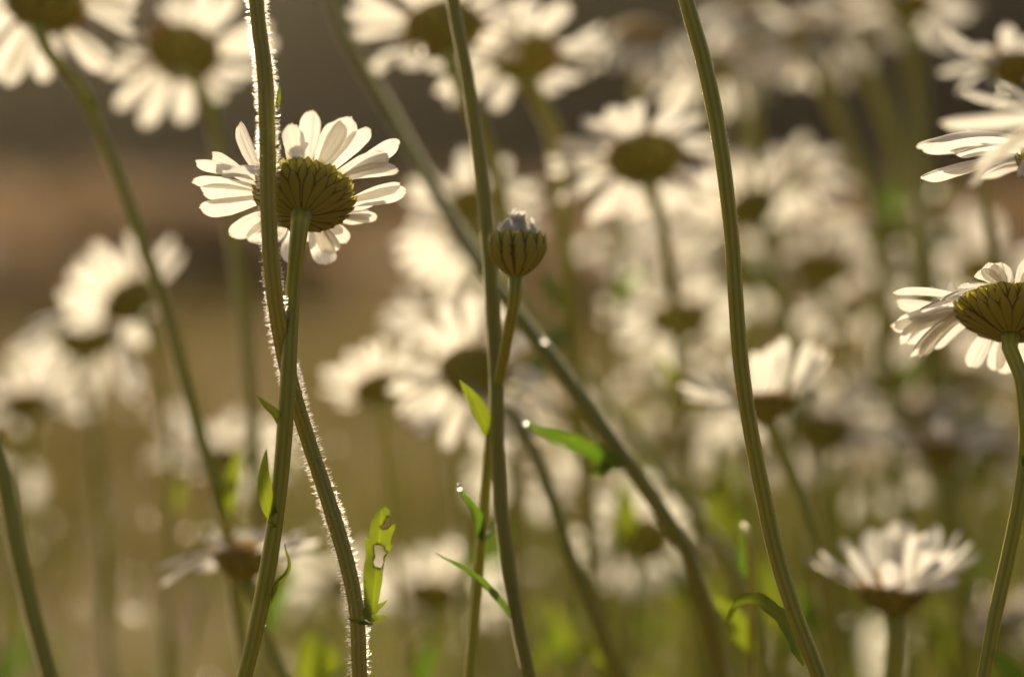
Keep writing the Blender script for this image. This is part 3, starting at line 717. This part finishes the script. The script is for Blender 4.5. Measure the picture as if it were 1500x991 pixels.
daisy('bright daisy at the top holding a round sparkle', (650, 45, .90), 48, -10, 150, [(700, 180, .90), (730, 260, .91), (745, 400, .92), (752, 620, .94)], seed=58, e0=8, bend=12, n=21, r_px=10, fit=[(502,15,0.64,20),(512,50,0.64,20),(538,105,0.64,20),(556,88,0.64,20),(600,98,0.64,20),(640,-70,0.64,20),(722,100,0.64,20),(560,-40,0.64,20),(600,-65,0.64,20),(700,-70,0.64,20),(750,-40,0.64,20),(790,5,0.64,20),(780,50,0.64,20),(760,85,0.64,20),(680,115,0.64,20),(515,-15,0.64,20)])
daisy('broad soft daisy at the top beside the thick stem', (765, 80, .93), 56, 12, 148, [(800, 150, .93), (820, 260, .93), (835, 450, .94)], r_px=12, seed=59, e0=-5, bend=30, droop=8, n=22, fit=[(645,166,0.64,20),(632,142,0.64,20),(725,162,0.64,20),(660,150,0.64,20),(788,140,0.64,20),(848,118,0.64,20),(888,85,0.64,20),(890,60,0.64,20),(882,35,0.64,20),(832,5,0.64,20),(780,-10,0.64,20),(700,10,0.64,20),(642,55,0.64,20),(622,95,0.64,20),(730,0,0.64,20),(820,130,0.64,20)])
daisy('blurred daisy showing its yellow disc beside the tall smooth stem', (940, 52, 1.02), 80, 170, 118, seed=60, e0=-20, bend=40, n=20)
daisy('grey-backed wide daisy with petals hanging in a skirt', (945, 232, .905), 52, -6, 148, [(965, 300, .91), (985, 420, .92), (1000, 600, .94)], seed=61, e0=-4, bend=35, droop=10, n=24, fit=[(800,232,0.64,20),(792,252,0.64,20),(815,205,0.64,20),(850,172,0.64,20),(812,296,0.64,20),(858,325,0.64,20),(895,315,0.64,20),(920,318,0.64,20),(948,312,0.64,20),(990,312,0.64,20),(1012,298,0.64,20),(1062,270,0.64,20),(1068,235,0.64,20),(1062,200,0.64,20),(1030,168,0.64,20),(990,150,0.64,20),(930,148,0.64,20),(890,152,0.64,20)])
daisy('blurred daisy high beside the tall smooth stem, petals catching the sun', (1045, 92, 1.08), 70, 20, 120, seed=62, e0=-15, bend=35)
daisy('crowded top daisy with a yellow glow behind a bright petal', (1110, 18, 1.14), 82, 160, 118, r_px=12, seed=63, e0=-10, bend=30)
daisy('large pale daisy drooping over three green stems', (1190, 55, 1.10), 66, 25, 116, [(1215, 130, 1.10), (1245, 210, 1.10), (1285, 300, 1.10), (1300, 500, 1.1)], r_px=12, seed=64, e0=-25, bend=40)
daisy('yellow-centred daisy at the top over the broad green stems', (1262, 22, 1.16), 80, 150, 112, [(1290, 140, 1.16), (1325, 280, 1.16), (1345, 450, 1.16)], r_px=12, seed=65, e0=-10, bend=30)
daisy('small top daisy beside the dark gap', (1330, 5, 1.12), 65, 20, 110, [(1340, 100, 1.12), (1350, 240, 1.12), (1365, 400, 1.12)], r_px=12, seed=66)
daisy('bluish shaded daisy cropped above the sharp curled petals', (1482, 92, .90), 76, 15, 120, seed=67, e0=5, bend=15)
daisy('fanned white daisy behind the tall smooth stem', (1100, 305, 1.05), 45, -25, 105, seed=68, e0=35, bend=-5)
daisy('dense pale daisy low behind the skirted one', (1095, 395, 1.20), 68, 8, 125, seed=69)
daisy('blurred daisy with a dim green heart in the bank of white', (1205, 392, 1.16), 62, 5, 125, seed=70)
daisy('flat white daisy topping the bank under the dark gap', (1290, 330, 1.18), 72, 5, 125, seed=71, e0=0, bend=20)
daisy('round blurred daisy between the green stems and the smooth stem', (995, 465, 1.08), 60, -10, 125, seed=72)
daisy('blurred daisy with spread petals above the bud', (700, 345, 1.04), 52, 10, 130, seed=73, e0=0, bend=25, fit=[(560,388,0.64,20),(575,352,0.64,20),(608,305,0.64,20),(605,430,0.64,20),(642,440,0.64,20),(672,418,0.64,20),(800,335,0.64,20),(792,300,0.64,20),(762,272,0.64,20),(722,262,0.64,20),(680,265,0.64,20),(640,280,0.64,20),(775,370,0.64,20),(730,420,0.64,20),(580,410,0.64,20)])
daisy('small side-on daisy fanned like a shuttlecock', (550, 568, .96), 48, -32, 88, [(560, 650, .96), (575, 800, .97)], seed=74, e0=40, es=7, bend=-8, n=24)
daisy('upright cupped daisy with long petals crossed by the smooth stem', (1118, 588, .855), 78, 12, 122, [(1128, 620, .855), (1158, 690, .855), (1190, 790, .855), (1212, 890, .855), (1226, 996, .855)], seed=75, e0=28, es=16, bend=8, n=20, r_px=10, fit=[(996,560,0.72,0),(1005,585,0.72,0),(1012,545,0.72,0),(1040,535,0.72,0),(1075,520,0.72,0),(1105,512,0.72,0),(1152,486,0.72,0),(1195,480,0.72,0),(1212,490,0.72,0),(1222,505,0.72,0),(1060,603,0.72,0),(1205,520,0.72,0),(1035,600,0.72,0),(1130,505,0.72,0),(1090,600,0.72,0),(1180,560,0.72,0)])
daisy('shallow cupped daisy opening upward on a dark stem', (1308, 862, .83), 86, 15, 147, [(1309, 930, .83), (1304, 996, .83)], seed=76, e0=26, es=12, bend=12, n=24, r_px=11, fit=[(1178,812,0.66,0),(1190,820,0.66,0),(1215,825,0.66,0),(1250,800,0.66,0),(1235,790,0.66,0),(1312,758,0.66,0),(1325,765,0.66,0),(1372,762,0.66,0),(1360,775,0.66,0),(1410,770,0.66,0),(1425,790,0.66,0),(1440,805,0.66,0),(1280,850,0.66,0),(1345,855,0.66,0),(1400,840,0.66,0),(1300,820,0.66,0),(1255,845,0.66,0),(1375,820,0.66,0),(1290,790,0.66,0),(1205,805,.66,0),(1270,775,.66,20),(1340,780,.6,-20),(1395,795,.64,0),(1230,835,.66,20),(1320,840,.5,45),(1436,815,.64,20),(1300,775,.62,0),(1262,815,.55,-20)])
daisy('blurred daisy with a green centre below the sharp profile daisy', (1205, 632, 1.06), 55, 12, 120, seed=77)
daisy('pale daisy over a dark cup in the bank of white', (1378, 655, 1.00), 75, 5, 112, seed=78, e0=12)
daisy('far daisy low beside the sharp curving stem', (1300, 560, 1.22), 66, -10, 120, seed=79)
daisy('far daisy half hidden by the sharp profile daisy', (1400, 545, 1.25), 70, 15, 120, seed=80)
daisy('far daisy peeping over the sharp profile daisy', (1440, 395, 1.26), 60, 5, 125, seed=81)
daisy('low pale daisy behind the bitten leaf', (635, 868, 1.16), 58, 5, 122, seed=82)
daisy('low pale daisy glowing beside the hairy stem foot', (500, 850, 1.24), 66, -5, 110, seed=83)
daisy('blurred daisy below the toothed dark leaf', (870, 720, 1.12), 66, -5, 120, seed=84)
daisy('lavender shaded daisy with a dark eye beside the diagonal stem', (940, 790, 1.02), 38, 5, 118, seed=85, e0=0, bend=30)
daisy('far daisy glowing behind the upright cupped daisy', (985, 640, 1.20), 68, 15, 120, seed=86)
daisy('low far daisy by the foot of the sharp curving stem', (1478, 900, 1.15), 64, 5, 115, seed=87)
daisy('far daisy under the shallow cupped one', (1225, 960, 1.30), 50, 5, 110, seed=88)
daisy('far daisy between the shuttlecock daisy and the thick stem', (660, 470, 1.12), 66, -15, 105, seed=89)
daisy('far daisy behind the slanting stems', (830, 600, 1.26), 66, 5, 105, seed=90)
daisy('deep daisy in the bank between flat white and pale ones', (1340, 470, 1.36), 66, 5, 110, seed=93)
daisy('deep daisy in the bank below the round blurred one', (1000, 560, 1.40), 66, 0, 105, seed=94)
daisy('faint small daisy low at the picture edge', (10, 705, 1.3), 50, 10, 60, seed=95)

for args in (
    ('far daisy glowing just past the edge of the smooth stem, above its middle', (1150, 255, 1.18), 66, 10, 112, 101), ('far daisy tucked under the flat white one', (1245, 445, 1.24), 62, -10, 110, 102),
    ('far daisy crossed by the smooth stem halfway up', (1050, 330, 1.22), 66, 5, 118, 103), ('far daisy behind the stem of the upright cupped daisy', (1100, 660, 1.28), 60, 10, 110, 104),
    ('far daisy just below the sharp profile daisy', (1345, 605, 1.12), 68, -15, 112, 105), ('far daisy beside the small leaf of the sharp curving stem', (1452, 655, 1.2), 66, 10, 112, 106),
    ('far daisy over the shallow cupped one', (1265, 700, 1.3), 62, 5, 105, 107), ('far daisy above the round blurred one', (980, 400, 1.26), 64, -5, 108, 108),
    ('far daisy under the dewy tip of the toothed dark leaf', (770, 690, 1.28), 60, 0, 108, 109), ('far daisy between two stems under the skirted one', (905, 350, 1.32), 66, 0, 80, 110)):
    daisy(args[0], args[1], args[2], args[3], args[4], seed=args[5], n=22, bend=25, e0=2)

# ------------------------------------------------------------------ small leafy shoots, and drops added for glints
def shoot(label, line, r, leaves, seed):
    rng = random.Random(seed); pts = to_ground(pts_of(*line), rng); base = Vector((pts[-1].x, pts[-1].y, 0))
    root = tag(empty('leafy_shoot', base), label, 'shoot'); d = line[0][2]
    V, F, U = tube(spline(pts, 30), px(r, d), 10, 5, .15, base); mesh_obj('stem', V, F, STEM, root, uv=U)
    for k, (p, w, m) in enumerate(leaves): leaf_strip(root, base, pts_of(*p), px(w, d), m, roll=.35, seed=seed + k, teeth=4)
shoot('bright yellow-green leafy shoot low behind the sharp daisy stem', [(468, 905, .92), (464, 996, .92)], 6, [(((462, 1010, .92), (452, 965, .915), (462, 925, .91)), 44, LEAF), (((470, 1000, .92), (482, 965, .915), (478, 935, .91)), 26, LEAF)], 61)
shoot('bright leafy shoot leaning low beside the brown stem', [(905, 975, .86), (930, 1020, .86)], 6, [(((915, 1000, .86), (885, 965, .855), (848, 940, .85)), 34, LEAF)], 62)
shoot('leafy green shoot between the slanting stems and the smooth one', [(1092, 770, .80), (1098, 850, .80), (1100, 996, .80)], 5, [(((1100, 960, .80), (1075, 905, .80), (1045, 870, .80)), 34, LEAF), (((1098, 850, .8), (1085, 820, .8), (1090, 772, .8)), 12, LEAF_DARK)], 63)
shoot('soft green shoot behind the slanting stems', [(1050, 650, .98), (1062, 760, .98), (1080, 996, .98)], 6, [(((1062, 780, .98), (1050, 730, .98), (1060, 680, .98)), 36, LEAF), (((1066, 800, .98), (1075, 760, .98), (1090, 720, .98)), 26, LEAF)], 64)
shoot('soft green shoot below the toothed dark leaf', [(905, 720, .98), (900, 800, .98), (905, 996, .98)], 6, [(((902, 800, .98), (915, 760, .98), (912, 700, .98)), 30, LEAF)], 65)

shoot('soft green shoot under the upright cupped daisy', [(1150, 760, 1.0), (1146, 996, 1.0)], 5, [(((1147, 930, 1.0), (1130, 870, 1.0), (1122, 815, 1.0)), 32, LEAF), (((1148, 960, 1.0), (1170, 920, 1.0), (1182, 880, 1.0)), 30, LEAF_DARK)], 66)
shoot('soft green shoot standing low beyond the shallow cupped daisy', [(1400, 800, 1.02), (1394, 996, 1.02)], 5, [(((1396, 960, 1.02), (1410, 900, 1.02), (1432, 850, 1.02)), 30, LEAF), (((1396, 990, 1.02), (1375, 940, 1.02), (1362, 905, 1.02)), 30, LEAF)], 67)
shoot('soft green shoot low between the hairy stem and the bud stem', [(610, 940, .98), (606, 996, .98)], 5, [(((607, 1010, .98), (622, 965, .98), (640, 940, .98)), 28, LEAF_DARK)], 68)
def dewdrop(label, c, r):  # clear ball added to catch the sun as a round highlight
    V, F = [], []; n, m = 14, 20
    for i in range(n + 1):
        th = math.pi * i / n
        for k in range(m): V.append((r * math.sin(th) * math.cos(6.2832 * k / m), r * math.sin(th) * math.sin(6.2832 * k / m), r * math.cos(th)))
    for i in range(n):
        for k in range(m):
            a, b = i * m + k, i * m + (k + 1) % m; F.append((a, a + m, b + m, b))
    o = mesh_obj('dewdrop', V, F, DROP); o.location = at(*c); tag(o, label, 'dewdrop', 'glinting dewdrops')
dewdrop('round glinting dewdrop on the petal of the bright top daisy', (612, 72, .88), .0022)
dewdrop('glinting dewdrop on the long diagonal stem', (797, 497, .805), .0012)
dewdrop('glinting dewdrop on the tip of the toothed dark leaf', (769, 617, .772), .0010)
dewdrop('glinting dewdrop on the small dark leaf tip below the bud', (672, 713, .735), .0009)
dewdrop('glinting dewdrop on the upright tip of the leafy shoot', (1090, 770, .798), .0010)
dewdrop('pale glinting dewdrop low beside the cupped daisy stem', (1335, 940, .97), .0014)

def grass_glints():  # loose drops added to give blurred bright spots low down
    rng = random.Random(19); V, F = [], []
    for k in range(420):
        d = rng.uniform(.95, 2.6); x = rng.uniform(-60, 1560); y = rng.uniform(560, 1250); c = at(x, y, d)
        if c.z < .03: continue
        r = rng.uniform(.0006, .0019); b0 = len(V); n, m = 6, 8
        for i in range(n + 1):
            th = math.pi * i / n
            for q in range(m): V.append(c + Vector((math.sin(th) * math.cos(6.2832 * q / m), math.sin(th) * math.sin(6.2832 * q / m), math.cos(th))) * r)
        for i in range(n):
            for q in range(m):
                a, b = b0 + i * m + q, b0 + i * m + (q + 1) % m; F.append((a, a + m, b + m, b))
    tag(mesh_obj('dew', V, F, DROP), 'scattered dew glinting among the grass stalks', 'dew', kind='stuff')
grass_glints()

# ------------------------------------------------------------------ scattering volume added over the field for the warm lens flare veil
def haze():
    m, t, out = new_mat('veil_volume'); v = nd(t, 'ShaderNodeVolumePrincipled'); v.inputs['Density'].default_value = .0010; v.inputs['Anisotropy'].default_value = .90
    v.inputs['Color'].default_value = (.98, .87, .66, 1); t.links.new(v.outputs[0], out.inputs['Volume'])
    V = [(x, y, z) for z in (-1.2, 7.5) for y in (-9, 94) for x in (-62, 62)]
    F = [(0, 2, 3, 1), (4, 5, 7, 6), (0, 1, 5, 4), (2, 6, 7, 3), (0, 4, 6, 2), (1, 3, 7, 5)]
    tag(mesh_obj('haze', V, F, m, smooth=False), 'thin warm haze in the evening air over the field', 'haze', kind='stuff')
haze()
